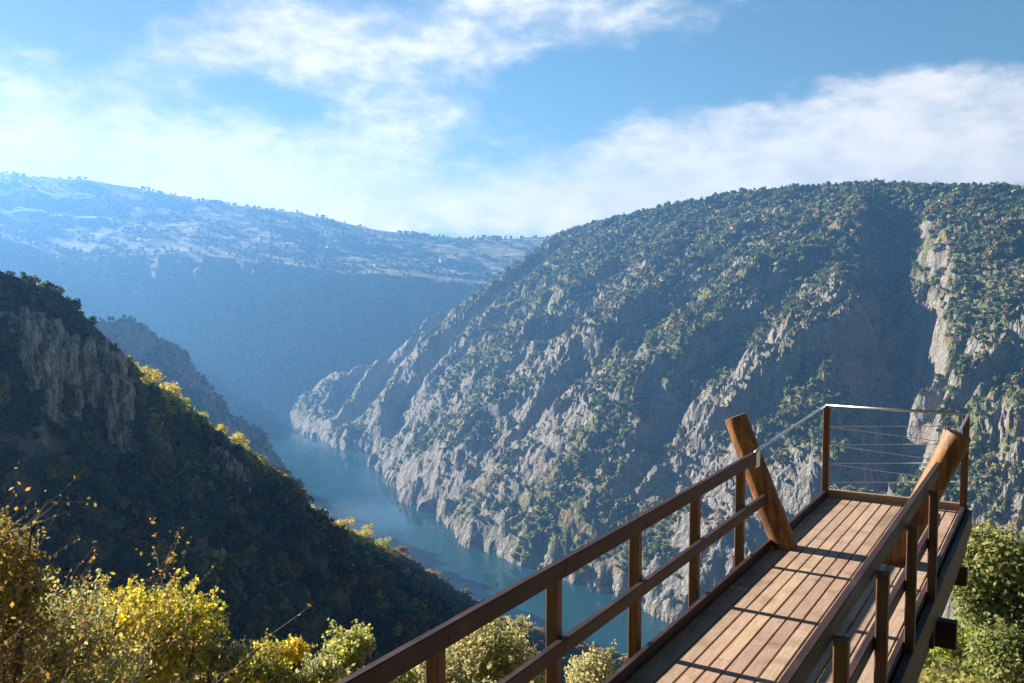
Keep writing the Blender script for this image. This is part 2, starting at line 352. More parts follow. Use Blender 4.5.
def scatter(name, pts, variants, scl, palettes, mat, label, cat, zs=None):
    """one mesh of many leafy clumps"""
    n_ = len(pts); rs = RS; Vs = []; Cs = []
    vid = rs.randint(0, len(variants), n_); rot = rs.rand(n_)*6.283; pid = rs.randint(0, len(palettes), n_)
    for v in range(len(variants)):
        m = np.where(vid == v)[0]
        if not len(m): continue
        qd = variants[v]; K = len(qd); co = np.cos(rot[m])[:, None, None]; si = np.sin(rot[m])[:, None, None]; s = scl[m][:, None, None]
        z1 = 1 if zs is None else zs[m][:, None, None]
        x = (qd[None,:,:,0]*co-qd[None,:,:,1]*si)*s+pts[m][:,0][:, None, None]
        y = (qd[None,:,:,0]*si+qd[None,:,:,1]*co)*s+pts[m][:,1][:, None, None]
        z = qd[None,:,:,2]*s*z1+pts[m][:,2][:, None, None]
        Vs.append(np.stack([x,y,z], -1).reshape(-1, 3))
        pc = np.array(palettes)[pid[m]]*rs.uniform(.7, 1.3, (len(m), 1))
        Cs.append((pc[:, None, :]*rs.uniform(.7, 1.3, (len(m), K, 1))).reshape(-1, 3))
    Vv = np.concatenate(Vs); Cc = np.concatenate(Cs); Fq = np.arange(len(Vv)).reshape(-1, 4)
    o = mesh_obj(name, Vv, Fq, mat, None, Cc); tag(o, label, cat, None, 'stuff'); return o

inner = (np.abs(A) < math.radians(31))
def pick(mask, k, w):
    ii = np.where(mask.ravel())[0]; p = w.ravel()[ii]; p = p/p.sum()
    return RS.choice(ii, min(k, len(ii)//2), replace=False, p=p)
cell = Rr**2*np.gradient(np.log(Rr), axis=0)     # about the ground area of a cell
# woods on the right-hand canyon side
msk = inner & (W == 0) & (H > WZ+5)
i1 = pick(msk, 62000, (veg**1.5+.05)*np.sqrt(cell)*(.45+.55*sst(-150, 80, H))*(.12+sst(-.22, .22, fbm(X/55, Y/55, 3, 83))))
pts = V[i1].copy(); sc = (.9+4.6*RS.rand(len(pts))**2.4)*(1+.5*sst(-60, 100, pts[:, 2]))
vari = [crown_quads(34, .55, 1.0, .85, 4)[0] for _ in range(6)]
scatter('distant_woodland', pts, vari, sc, [(.08,.125,.035),(.115,.16,.045),(.18,.215,.065),(.24,.26,.09),(.13,.15,.055),(.32,.27,.11),(.26,.17,.09),(.21,.23,.10)], M['leaf_far'],
        'scrub oak and pine wood spread over the rocky right canyon side', 'woodland')
# pines along the right skyline
dcr = poly(X, Y, R_CREST)[0]; msk = inner & (W == 0) & (dcr < 60)
i2 = pick(msk, 2600, np.ones_like(H))
pts = V[i2].copy(); vari = [crown_quads(60, .6, .62, 1.35, 6)[0] for _ in range(5)]
scatter('pine_wood', pts, vari, RS.uniform(2.6, 5.2, len(pts)), [(.04,.075,.03),(.055,.09,.035),(.07,.10,.04)], M['leaf_far'], 'dark pine wood along the top of the right ridge', 'woodland')
# plateau trees
msk = inner & (W == 1) & (slope < .6)
i3 = pick(msk, 7500, sst(-.1, .4, fbm(X/150, Y/150, 4, 91))+.03)
scatter('plateau_woodland', V[i3].copy(), [crown_quads(16, .8, 1.3, .9, 3)[0] for _ in range(4)], RS.uniform(3, 7, len(i3)), [(.03,.05,.025),(.05,.07,.03),(.09,.10,.05)], M['leaf_far'], 'hazy patches of woodland among the fields of the far plateau', 'woodland')
# middle spur scrub
msk = inner & (W == 2) & (H > WZ+8)
i4 = pick(msk, 5000, veg+.05)
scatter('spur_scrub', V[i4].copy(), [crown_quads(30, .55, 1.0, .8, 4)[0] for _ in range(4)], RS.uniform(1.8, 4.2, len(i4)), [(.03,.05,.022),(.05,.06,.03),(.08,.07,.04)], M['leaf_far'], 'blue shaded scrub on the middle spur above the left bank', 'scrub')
# near wooded spur
dN, _, tN, sN = poly(X, Y, N_CREST)
okk = (slope < 1.6) | (RS.rand(*slope.shape) < .4)
msk = inner & okk & (W == 3) & (Rr < 620) & (sN < 0.5) | (inner & okk & (W == 3) & (dN < 25))
i5 = pick(msk, 12500, Rr**1.0)
pts = V[i5].copy(); pts[:, 2] -= .8
pxx = 512+F0*pts[:,0]/pts[:,1]; pyy = 276-F0*pts[:,2]/pts[:,1]
CRAG_AREAS = [(12,122,318,430), (203,250,445,520)]      # bare ground round the crags
keep = ~((dN.ravel()[i5] < 7) & (pxx > 128))
for a0, a1, b0, b1 in CRAG_AREAS: keep &= ~((RS.rand(len(pts)) < .75) & (pxx > a0) & (pxx < a1) & (pyy > b0) & (pyy < b1))
pts = pts[keep]
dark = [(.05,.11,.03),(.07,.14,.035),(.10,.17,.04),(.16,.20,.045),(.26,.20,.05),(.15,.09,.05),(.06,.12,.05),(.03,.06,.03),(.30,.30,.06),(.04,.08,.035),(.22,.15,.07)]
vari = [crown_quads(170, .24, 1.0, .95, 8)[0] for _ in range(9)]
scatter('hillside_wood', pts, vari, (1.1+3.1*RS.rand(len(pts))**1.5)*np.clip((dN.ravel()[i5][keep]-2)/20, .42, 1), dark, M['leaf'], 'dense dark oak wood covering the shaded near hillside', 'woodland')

msk = (np.abs(A) < math.radians(31)) & (W == 3) & (dN < 10) & (X*F0/np.maximum(Y,1)+512 > 128)
i6 = pick(msk, 2400, Rr)
p6 = V[i6].copy(); p6[:, 2] -= .4; x6 = 512+F0*p6[:,0]/p6[:,1]
for nm_, sel, pl_, lb_ in (('crest_scrub', x6 < 395, [(.70,.62,.08),(.85,.68,.08),(.44,.48,.09),(.55,.56,.09),(.34,.38,.08)], 'sunlit yellow green scrub along the upper near crest'),
                     ('crest_scrub', x6 >= 395, [(.42,.30,.16),(.50,.32,.16),(.34,.30,.13),(.30,.22,.13)], 'sunlit brown heath scrub along the lower near crest')):
    scatter(nm_, p6[sel], [crown_quads(90, .28, 1.0, .8, 5)[0] for _ in range(5)], RS.uniform(.7, 1.9, sel.sum()), pl_, M['leaf'], lb_, 'scrub')

# single trees on the near crest
def limb_tree(mb, h, spread, rs, n=6, r0=.14):
    p0 = np.array([0,0,-.4]); tip = np.array([rs.uniform(-.15,.15)*h, rs.uniform(-.15,.15)*h, h*.62])
    mid = (p0+tip)/2+np.array([rs.uniform(-.08,.08)*h, rs.uniform(-.08,.08)*h, 0]); mb.tube([p0, mid, tip], [r0, r0*.75, r0*.4], 7)
    for i in range(n):
        a = 6.283*i/n+rs.rand(); t = rs.uniform(.35, .95); b = p0+(tip-p0)*t
        e = b+np.array([math.cos(a)*spread*rs.uniform(.5,.9), math.sin(a)*spread*rs.uniform(.5,.9), h*rs.uniform(.12,.36)])
        m = (b+e)/2+np.array([0,0,-.04*h]); mb.tube([b, m, e], [r0*.4, r0*.25, r0*.08], 5)
def tree(name, loc, rx, hz, nq, size, pal, label, cat, group=None, rs=RS, lumps=9, trunk_h=None, mat='leaf', r0=.12):
    root = empty(name, loc); tag(root, label, cat, group)
    mb = MB(); limb_tree(mb, hz*1.5 if trunk_h is None else trunk_h, rx, rs, r0=r0); mb.build('trunk', M['bark'], root, True)
    qd, k, c = crown_quads(nq, size, rx, hz, lumps, rs); cols = pal_cols(pal, nq, k, rs)
    mesh_obj('crown', qd.reshape(-1, 3), np.arange(nq*4).reshape(-1, 4), M[mat], root, cols)
    return root
gold = [(.85,.60,.05),(.75,.58,.06),(.60,.52,.07),(.40,.40,.07)]
lime = [(.50,.55,.07),(.38,.46,.07),(.58,.55,.08)]
rust = [(.32,.17,.07),(.26,.15,.08),(.38,.22,.09)]
crest_trees = [(140,372,gold,'golden tree beside the grey crags on the near crest',2.2),(165,388,gold,'broad golden tree right of the crags, catching the sun',2.6),(196,410,lime,'lime green tree low on the crest below the golden ones',2.0),
 (236,434,gold,'lone bright yellow tree on the crest above the blue spur foot',2.4),(303,500,gold,'yellow tree at the crest beside the far river bend',2.4),(318,508,lime,'green yellow tree just right of the crest top by the river',2.2),
 (342,520,gold,'orange yellow tree in the middle of the crest above the water',2.6),(362,534,gold,'rounded yellow tree on the crest above the open water',2.7),(382,545,lime,'last green yellow tree before the crest turns brown',2.3),
 (432,572,rust,'brown twiggy tree on the crest above the handrail',2.6),(462,590,rust,'reddish brown tree on the crest just over the handrail',2.4),(520,622,lime,'green topped bush seen under the top rail by the first post',2.0),
 (580,640,gold,'yellow bush on the spur end between two railing posts',1.9),(612,648,lime,'small green bush on the spur end above the water',1.7)]
crest_trees += [(152,380,gold,'orange gold tree pressed against the crags end of the crest',2.3),(178,398,lime,'yellow green tree between the two golden crest trees',2.2),(216,424,gold,'small golden tree above the dark rock face',2.0),
 (262,462,lime,'green yellow tree where the crest dips towards the water',2.1),(284,484,gold,'gold tree against the foot of the blue spur',2.2),(400,555,rust,'orange brown tree left of the brown crest end',2.2)]
CP = np.array(N_CREST)
def crest_at(x):
    bx = None
    for i in range(len(CP)-1):
        a, b = CP[i], CP[i+1]
        xa = 512+F0*a[0]/max(a[1], 1); xb = 512+F0*b[0]/max(b[1], 1)
        if a[1] > 0 and xa <= x <= xb: t = (x-xa)/(xb-xa); return a+(b-a)*t
for (x_, y_, pal, lab, sz) in crest_trees:
    p = crest_at(x_); p = p+np.array([.3,-.2,0]); z = ground_z(p[0], p[1])
    tree('crest_tree', (p[0], p[1], z+.5), sz*1.5, sz*1.25, 760, .30, pal, lab, 'tree', 'autumn trees along the near crest')

# ------------------------------------------------------------------ crags on the near spur
m_, nt = newmat('grey_crag'); n = N(nt); P = geopos(n)
r1 = n.noise(n.mapping(P, (1,1,.22)), .9, 5, .7); r2 = n.noise(P, 2.2, 5, .7)
c = n.ramp(r1, [(.36,(.05,.05,.05)),(.46,(.27,.28,.28)),(.60,(.72,.72,.70))]); c = n.mix(n.mapr(r2, .5, .7, 0, .6), c, (.12,.11,.08))
n.out(c, .95, n.bump(n.m('ADD', r1, n.m('MULTIPLY', r2, .3)), .9), .1); M['crag'] = m_
def crag(cols, label):
    """cols: (photo x, top y, bottom y, -, width) of each rock column of one outcrop, standing on the slope"""
    Vs = []; Fs = []; n0 = 0
    for (x_, yt, yb, D, wd) in cols:
        hp = hit(x_, yb, 60, 400); D = hp[1]; top = px(x_, yt, D-.5); bot = px(x_, yb, D)
        hh = top[2]-bot[2]; nu, nv = 72, 60; wd = wd*.85
        u = np.linspace(0, 2*math.pi, nu, endpoint=False); v = np.linspace(0, 1, nv); U, Vv = np.meshgrid(u, v)
        prof = np.where(Vv > .72, np.sqrt(np.clip(1-((Vv-.72)/.28)**2, 0, 1)), 1.08-.3*Vv)
        zz = bot[2]-6+(hh+6)*Vv
        cx, cy = np.cos(U), np.sin(U); wx_ = top[0]+cx*wd*.5; wy_ = top[1]+cy*wd*.5
        a_ = ridged((wx_+wy_*.7)/2.6+zz*.05, zz/8, 3, 101, .6); b_ = ridged((wx_-wy_)/1.3+zz*.2, zz/2.2, 3, 107, .6)
        step = .25*np.round(2.2*noise(wx_/3, zz/2.6, 111))
        rad = wd*.5*prof*(.62+.5*a_+.22*b_+.35*step)
        xx = top[0]+rad*cx+.9*noise(zz/5, wx_*0+x_, 9); yy = top[1]+2+rad*.8*cy
        Vs.append(np.stack([xx,yy,zz+.7*b_*(Vv < .97)], -1).reshape(-1, 3)); I = np.arange(nu*nv).reshape(nv, nu)+n0
        Fs.append(np.stack([I[:-1], np.roll(I[:-1], -1, 1), np.roll(I[1:], -1, 1), I[1:]], -1).reshape(-1, 4)); n0 += nu*nv
    o = mesh_obj('rock_outcrop', np.concatenate(Vs), np.concatenate(Fs), M['crag']); tag(o, label, 'rock'); return o
rg = random.Random(4); big = []
for i in range(22):
    x_ = 22+i*4.6+rg.uniform(-2,2); yt = 308+(x_-24)*.42+rg.uniform(-4,30); big.append((x_, yt, yt+rg.uniform(48,74), 0, rg.uniform(2.6,5.2)))
crag(big, 'tall grey fluted crags standing in the shaded near hillside')
crag([(214,448,470,250,4),(221,452,480,250,3.5),(228,458,488,250,4),(235,464,494,255,4),(242,470,500,250,3.5)], 'small dark rock face in the wood below the lone yellow tree')
crag([(4,312,335,188,5),(9,318,344,188,5),(14,322,350,190,4)], 'rock buttress at the left edge of the crags')

# ------------------------------------------------------------------ village on the plateau
m_, nt = newmat('white_render'); n = N(nt); n.out(n.ramp(n.noise(objco(n), .6, 3), [(.3,(.66,.64,.60)),(.7,(.84,.82,.78))]), .9); M['wall'] = m_
m_, nt = newmat('roof_tile'); n = N(nt); n.out(n.ramp(n.noise(objco(n), 1.5, 4), [(.3,(.22,.10,.06)),(.7,(.40,.22,.14))]), .9); M['roof'] = m_
m_, nt = newmat('dark_opening'); n = N(nt); n.out((.03,.035,.04), .3); M['dark'] = m_
def house(loc, w, d, h, rz, label):
    root = empty('village_house', loc, rz); tag(root, label, 'house', 'white houses of the far hamlet')
    b = MB(); b.box(-w/2, w/2, -d/2, d/2, -2, h, .02); b.build('wall', M['wall'], root)
    r = MB(); e = .5; r.add([(-w/2-e,-d/2-e,h),(w/2+e,-d/2-e,h),(w/2+e,d/2+e,h),(-w/2-e,d/2+e,h),(-w/2-e,0,h+d*.28),(w/2+e,0,h+d*.28)], [(0,1,5,4),(2,3,4,5),(1,2,5),(3,0,4),(3,2,1,0)]); r.build('roof', M['roof'], root)
    for i in range(3):
        wn = MB(); wn.box(-w*.35+i*w*.3, -w*.35+i*w*.3+1.2, -d/2-.06, -d/2+.05, h*.5, h*.5+1.4, .01); wn.build('window', M['dark'], root)
HP = [(374,258),(379,262),(383,254),(386,260),(392,256),(397,258),(402,261),(406,256),(411,262),(377,266),(389,265),(399,266),(432,261),(442,262),(455,268),(98,243),(128,252),(176,253),(182,256),(196,254),(262,240),(300,244),(330,248),(352,262)]
for i, (x_, y_) in enumerate(HP):
    p = hit(x_, y_, 1500); rs = random.Random(i)
    lab = 'tiny white house in the hamlet cluster on the hazy plateau rim' if i < 12 else ('tiny white house scattered among the right hand plateau fields' if i < 15 else 'tiny white farmhouse alone among the left plateau fields')
    house(tuple(p), rs.uniform(13, 20), rs.uniform(9, 12), rs.uniform(6, 9), rs.uniform(-.5, .5), lab)

# ------------------------------------------------------------------ viewing platform
ZD = -2.88; TOE = .09
def droot(name, label, cat): 
    e = empty(name, (0,0,ZD), -TH); tag(e, label, cat); return e
def lt(r=.16): 
    k = random.uniform(1-r, 1+r); return (k, k*random.uniform(.96,1.04), k*random.uniform(.92,1.06))
AL, AR = -2.69, -1.05; B0, B1 = 2.6, 12.83
plat = droot('viewing_platform', 'projecting timber viewing platform with lengthwise boards and kerb boards', 'platform')
mb = MB(); pw = .124; a = AL+.05
edges = [a0 for a0 in np.arange(-2.46-2*pw, AR+.02, pw)]
for i in range(len(edges)):
    x0 = max(edges[i]+.008, AL+.05); x1 = min(edges[i]+pw-.008, AR-.004)
    if x1-x0 < .02: continue
    cut = [B0, B0+2.4+.6*(i % 3), 7.4+.9*(i % 2)-.5*(i % 3), 10.62+(.04 if i % 2 else 0), B1-.04]
    for c0, c1 in zip(cut[:-1], cut[1:]):
        dz = random.uniform(-.0015, .0015); mb.box(x0, x1, c0+.002, c1-.002, -.035+dz, dz, .003, lt(.2))
mb.build('deck_boards', M['deck'], plat)
for nm, (x0,x1) in (('kerb_board', (AL, AL+.045)), ('kerb_board', (AR-.0, AR+.045))):
    mb = MB()
    for c0, c1 in ((B0, 5.2), (5.204, 8.6), (8.604, 10.08 if x0 < -2 else 11.6), (10.09 if x0 < -2 else 11.604, B1)): mb.box(x0, x1, c0, c1, -.16, TOE+random.uniform(-.002,.002), .005, lt())
    mb.build(nm, M['rail'], plat)
M['endb'] = wood('weathered_end_board', (.28,.18,.12), (.44,.31,.21), (2.0, 40, 40), .7, .3)
mb = MB(); mb.box(AL-.02, AR+.07, B1+.002, B1+.05, -.16, TOE+.003, .005); mb.build('end_board', M['endb'], plat)
mb = MB()
for c0, c1 in ((B0, 7.1), (7.11, B1-.02)): mb.box(AR+.06, AR+.12, c0, c1, -.22, .03, .005, lt())
mb.build('outer_board', M['rail'], plat)
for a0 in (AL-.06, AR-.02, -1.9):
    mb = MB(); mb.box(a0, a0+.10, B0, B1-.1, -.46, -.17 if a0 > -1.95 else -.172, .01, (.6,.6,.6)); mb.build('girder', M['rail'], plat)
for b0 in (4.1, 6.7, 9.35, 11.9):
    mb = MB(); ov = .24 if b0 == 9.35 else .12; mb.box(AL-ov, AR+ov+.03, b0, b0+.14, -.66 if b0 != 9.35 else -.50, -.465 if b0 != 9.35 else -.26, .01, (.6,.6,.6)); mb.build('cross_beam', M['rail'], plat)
for a0 in (-2.6, -1.15):   # raking struts down to the slope
    gz = ground_z(a0*math.cos(TH)+5.2*math.sin(TH), -a0*math.sin(TH)+5.2*math.cos(TH))-ZD
    mb = MB(); mb.tube([(a0, 9.42, -.6), (a0, 4.6, min(gz-.6, -3))], .09, 10); mb.build('strut', M['post'], plat, True)

def railing(side):
    s = -1 if side == 'L' else 1
    root = droot('timber_railing', 'left timber railing with five visible posts, facing the river' if side == 'L' else 'right timber railing seen edge-on in front of the orange log', 'railing')
    ai = -2.70 if side == 'L' else -1.06        # inner face of the rails
    end = 9.72 if side == 'L' else 9.98
    for z0, z1, b1 in ((.972, 1.09, end), (.468, .57, end+.32 if side == 'L' else end+.1)):
        prev = B0
        cuts = [B0, 5.36 if side == 'L' else 5.1, b1]
        mb = MB()
        for c0, c1 in zip(cuts[:-1], cuts[1:]):
            x0, x1 = (ai-.05, ai) if side == 'L' else (ai, ai+.05); mb.box(x0, x1, c0, c1-.003, z0, z1, .006, lt())
        mb.build('rail', M['rail'], root)
    for b in ((2.75, 4.03, 5.36, 6.70, 8.05, 9.40) if side == 'L' else (2.6, 3.85, 5.12, 6.42, 7.75, 9.1)):
        mb = MB(); x0, x1 = (ai-.135, ai-.053) if side == 'L' else (ai+.053, ai+.128)
        mb.box(x0, x1, b-.04, b+.04, -.42, .985, .008, lt(.2)); mb.build('post', M['post'], root)
    bt = MB()
    for b in ((4.03,5.36,6.7,8.05,9.4) if side == 'L' else (3.85,5.12,6.42,7.75,9.1)):
        for z in (1.01, .51):
            bt = MB(); x = ai; d = .005 if side == 'L' else -.005; bt.tube([(x, b, z), (x+d, b, z)], .012, 8); bt.build('bolt', M['dark'], root)
    return root
railing('L'); railing('R')

def log(base, top, label):
    root = droot('leaning_log', label, 'log')
    base = np.array(base, float); top = np.array(top, float); ax = (top-base); L = np.linalg.norm(ax); ax /= L
    e1 = np.cross(ax, [0,1,0]); e1 /= np.linalg.norm(e1); e2 = np.cross(ax, e1); mb = MB(); n_ = 26; rows = 24; v = []
    for i in range(rows):
        t = i/(rows-1); r = .132*(1-.05*t); c = base+ax*L*t
        for k in range(n_):
            th = 6.2832*k/n_; rr_ = r*(1+.014*math.sin(3*th+2*t)+.012*random.uniform(-1,1)-(.10 if k == 7 and .1 < t < .95 else 0))
            if i == rows-1: rr_ *= .955
            q = c+rr_*(math.cos(th)*e1+math.sin(th)*e2)
            if i == 0: q = q-ax*((q[2])/ax[2])    # cut level with the deck
            v.append(q)
    f = [(i*n_+k, i*n_+(k+1)%n_, (i+1)*n_+(k+1)%n_, (i+1)*n_+k) for i in range(rows-1) for k in range(n_)]
    mb.add(v, f); mb.build('shaft', M['log'], root, True)
    ec = MB(); ec.add([base+ax*(L+.004)]+[v[(rows-1)*n_+k]+ax*.001 for k in range(n_)], [(0, k+1, (k+1)%n_+1) for k in range(n_)]); ec.build('cut_end', M['logend'], root)
    return root
log((-2.53,10.17,0), (-3.09,10.17,1.36), 'leaning brown log post rising outward through the left railing')
log((-1.46,10.20,0), (-.88,10.20,1.34), 'leaning orange log post rising outward behind the right railing')

wr = droot('steel_railing', 'slim steel handrail with corner posts and crossed wires at the platform tip', 'railing')
ZL, ZR = 1.20, 1.205
for (a0, ztop) in ((AL+.02, ZL-.01), (AR+.02, ZR-.01)):
    mb = MB(); mb.box(a0-.04, a0+.04, B1-.10, B1-.02, -.1, ztop, .006, (1.3,1.2,.9)); mb.build('corner_post', M['post'], wr)
CL = (AL+.0, B1-.04, ZL); CR = (AR+.04, B1-.04, ZR)
mb = MB(); mb.tube([(-2.71, 9.62, 1.085), (-2.71, 9.75, 1.10), CL], .016, 8); mb.build('left_handrail', M['steel'], wr, True)
mb = MB(); mb.tube([CL, CR], .02, 8); mb.build('end_handrail', M['steel'], wr, True)
mb = MB(); mb.tube([CR, (-.98, 10.32, 1.13)], .016, 8); mb.build('right_handrail', M['steel'], wr, True)
mb = MB(); mb.box(-2.698, -2.692, 9.60, 9.74, .93, 1.095, .001); mb.build('bracket', M['steel'], wr)
hl = [-1.95, -2.187, -2.436, -2.685]; hr = [-1.823, -2.044, -2.276, -2.509]; k_ = 0
for i in range(4):
    mb = MB(); mb.tube([(AL+.05, B1-.05, hl[i]-ZD), (AR-.01, B1-.05, hr[i]-ZD)], .005, 6); mb.build('wire', M['wire'], wr)
    if i < 3: mb = MB(); mb.tube([(AL+.05, B1-.07, hl[i]-ZD), (AR-.01, B1-.07, hr[i+1]-ZD)], .005, 6); mb.build('wire', M['wire'], wr)

# ------------------------------------------------------------------ foreground plants
def leafy(name, pxy, D, base_drop, rx, hz, nq, size, pal, label, cat, lumps=14, seed=1, branches=8, bare=False, r0=.06):
    """shrub whose crown top is near photo point pxy at distance D"""
    rs = np.random.RandomState(seed); p = px(pxy[0], pxy[1], D); gz = ground_z(p[0], p[1]); h = p[2]-gz
    root = empty(name, (p[0], p[1], gz)); tag(root, label, cat)
    cz = h-2*hz*.93
    mb = MB()
    for i in range(branches):
        a = 6.283*i/branches+rs.rand(); e = np.array([math.cos(a)*rx*.75*rs.rand()**.5, math.sin(a)*rx*.75*rs.rand()**.5, cz+hz*rs.uniform(.8,1.75)])
        m = e*np.array([.35,.35,.5]); mb.tube([(0,0,-.3), m, e], [r0, r0*.55, r0*.15], 6)
        for j in range(4):
            t = rs.uniform(.4, 1); b = m+(e-m)*t; e2 = b+rs.randn(3)*np.array([.22,.22,.15])*rx+np.array([0,0,.2*hz]); mb.tube([b, (b+e2)/2+rs.randn(3)*.03, e2], [r0*.22, r0*.15, r0*.05], 4)
    qd, k, c = crown_quads(nq, size, rx, hz, lumps, rs); qd[..., 2] += cz
    ns = 70; per = max(4, nq//700)      # loose sprigs that break the outline
    st = c[rs.choice(np.where(c[:, 2] > hz)[0], ns)]+np.array([0,0,cz]); dr = (st-np.array([0,0,cz+hz]))/np.array([rx,rx,hz]); dr = dr+rs.randn(ns,3)*.25+np.array([0,0,.35]); dr /= np.linalg.norm(dr, axis=1)[:, None]
    ln = rs.uniform(.12,.42,ns)*rx; tw = mb; ids = []
    for a_i in range(ns):
        tw.tube([st[a_i]-dr[a_i]*.1, st[a_i]+dr[a_i]*ln[a_i]], [r0*.12, r0*.04], 4)
        for b_i in range(per*2): ids.append((a_i, rs.rand()))
    ids = np.array(ids); ai_ = ids[:,0].astype(int); cc_ = st[ai_]+dr[ai_]*(ln[ai_]*ids[:,1])[:,None]+rs.randn(len(ids),3)*size*.7
    nn_ = rs.randn(len(ids),3); nn_ /= np.linalg.norm(nn_,axis=1)[:,None]; a2 = np.cross(nn_, rs.randn(len(ids),3)); a2 /= np.linalg.norm(a2,axis=1)[:,None]; b2 = np.cross(nn_,a2); s2_ = size*rs.uniform(.5,1.1,len(ids))[:,None]
    qd = np.concatenate([qd, np.stack([cc_-a2*s2_, cc_-b2*s2_*.6, cc_+a2*s2_, cc_+b2*s2_*.6], 1)]); k = np.concatenate([k, rs.randint(0, lumps, len(ids))]); nq = len(qd)
    mb.build('stems', M['bark'], root, True)
    mesh_obj('leaves', qd.reshape(-1, 3), np.arange(nq*4).reshape(-1, 4), M['leaf'], root, pal_cols(pal, nq, k, rs, .35))
    return root
yel = [(.46,.50,.06),(.30,.36,.05),(.90,.66,.05),(.80,.60,.06),(.66,.56,.07),(.36,.38,.06),(.72,.40,.08),(.52,.48,.07)]
mixd = [(.50,.46,.12),(.62,.38,.10),(.34,.38,.10),(.62,.58,.26),(.26,.30,.09),(.40,.44,.14)]
olive = [(.50,.46,.19),(.38,.38,.15),(.62,.54,.26),(.28,.30,.12),(.68,.58,.30)]
oak = [(.19,.23,.06),(.26,.29,.08),(.34,.35,.11),(.13,.17,.05),(.38,.36,.14)]
leafy('oak_sapling', (145,578), 13.5, 0, 1.15, .95, 9000, .045, yel, 'bright yellow green oak sapling in the left foreground', 'sapling', 18, 3)
leafy('autumn_shrub', (60,598), 11.0, 0, 1.15, .9, 9000, .036, mixd, 'brownish shrub thick with fine twigs left of the yellow sapling', 'shrub', 16, 4)
leafy('autumn_shrub', (-14,500), 9.5, 0, .62, 1.5, 6500, .034, [(.45,.26,.05),(.36,.28,.06),(.25,.22,.06)], 'orange leaved shrub cut by the left edge of the frame', 'shrub', 12, 5)
leafy('low_shrub', (285,640), 14.5, 0, .55, .6, 2600, .045, yel, 'small sprig topped shrub right of the yellow sapling', 'shrub', 8, 6)
leafy('low_shrub', (222,650), 13.5, 0, .6, .5, 2600, .04, olive, 'low dull shrub beside the foot of the yellow sapling', 'shrub', 8, 7)
leafy('low_shrub', (345,636), 14.5, 0, .75, .6, 7000, .042, lime+olive, 'yellow green shrub left of where the handrail leaves the frame', 'shrub', 9, 8)
leafy('low_shrub', (258,662), 13.0, 0, .5, .5, 2600, .04, lime+yel, 'ragged yellow green shrub between the sapling and the sprig topped shrub', 'shrub', 9, 21)
leafy('low_shrub', (318,660), 13.0, 0, .5, .5, 2600, .04, olive+lime, 'pale green shrub at the bottom edge left of the handrail', 'shrub', 9, 22)
leafy('low_shrub', (385,662), 12.5, 0, .5, .5, 2600, .04, olive+lime, 'green shrub half hidden by the start of the handrail', 'shrub', 9, 23)
leafy('olive_shrub', (492,612), 15.0, 0, 1.0, .9, 9000, .042, olive, 'pale olive small leaved shrub seen under the top rail', 'shrub', 16, 9)
leafy('olive_shrub', (430,650), 13.5, 0, .8, .7, 5200, .04, olive, 'pale shrub behind the nearest railing post', 'shrub', 12, 10)
leafy('low_shrub', (588,655), 17.5, 0, .7, .6, 3600, .042, olive, 'dry olive bush below the mid rail by the second post', 'shrub', 10, 11)
leafy('green_oak', (1014,531), 27, 0, 1.75, 2.3, 17000, .085, oak, 'leafy green oak at the right edge of the frame', 'tree', 22, 12, r0=.16)
leafy('green_oak', (1075,530), 29, 0, 2.0, 2.4, 9000, .09, oak, 'second oak crown beyond the right edge', 'tree', 18, 13, r0=.14)
leafy('round_bush', (962,634), 25, 0, 1.0, .8, 7000, .07, lime+oak, 'light green bush at the foot of the oak', 'bush', 12, 14)
leafy('heath_bush', (925,622), 33, 0, 1.6, 1.2, 5200, .07, [(.16,.17,.10),(.24,.20,.13),(.12,.14,.08)], 'grey green heath bush beside the dark beam end', 'bush', 14, 15)
leafy('round_bush', (1015,640), 20, 0, 1.0, .7, 7000, .06, oak, 'dark green bush in the bottom right corner', 'bush', 12, 16)
# bare branched shrub, left edge
rs = np.random.RandomState(5); p = px(-95, 690, 9.0); gz = ground_z(p[0], p[1])
root = empty('bare_shrub', (p[0], p[1], gz)); tag(root, 'half bare shrub with pale curving branches and orange leaves, left edge', 'shrub')
mb = MB(); tips = []
def grow(b, d, l, r, lev):
    pts_ = [b]; dd = d/np.linalg.norm(d)
    for i in range(5):
        dd = dd+rs.randn(3)*.07+np.array([.02,0,.03]); dd /= np.linalg.norm(dd); pts_.append(pts_[-1]+dd*l/5)
    mb.tube(pts_, [r*(1-.14*i) for i in range(6)], 5)
    if lev < 3:
        for j in range(4 if lev else 5):
            t = rs.randint(2, 6); nd = dd+rs.randn(3)*np.array([.5,.5,.38]); grow(pts_[t], nd, l*rs.uniform(.4,.6), r*.5, lev+1)
    tips.extend(pts_[2:])
top = -(-gz-0)  # crown reaches just under eye level
H0 = -gz-2.0
for i in range(24):
    d = np.array([rs.uniform(-.2,.28), rs.uniform(-.3,.3), 1.0]); grow(np.array([rs.uniform(-.3,.6), rs.uniform(-.3,.3), -.2]), d, H0*.60, .022, 0)
mb.build('branches', M['twig'], root, True)
T = np.array(tips); T = T[T[:, 2] > H0*.35]; k = rs.randint(0, len(T), 7000); c = T[k]+rs.randn(7000, 3)*.025
nn = rs.randn(7000, 3); nn /= np.linalg.norm(nn, axis=1)[:, None]; a_ = np.cross(nn, rs.randn(7000, 3)); a_ /= np.linalg.norm(a_, axis=1)[:, None]; b_ = np.cross(nn, a_); s_ = rs.uniform(.012, .034, 7000)[:, None]
qd = np.stack([c-a_*s_, c-b_*s_*.6, c+a_*s_, c+b_*s_*.6], 1)
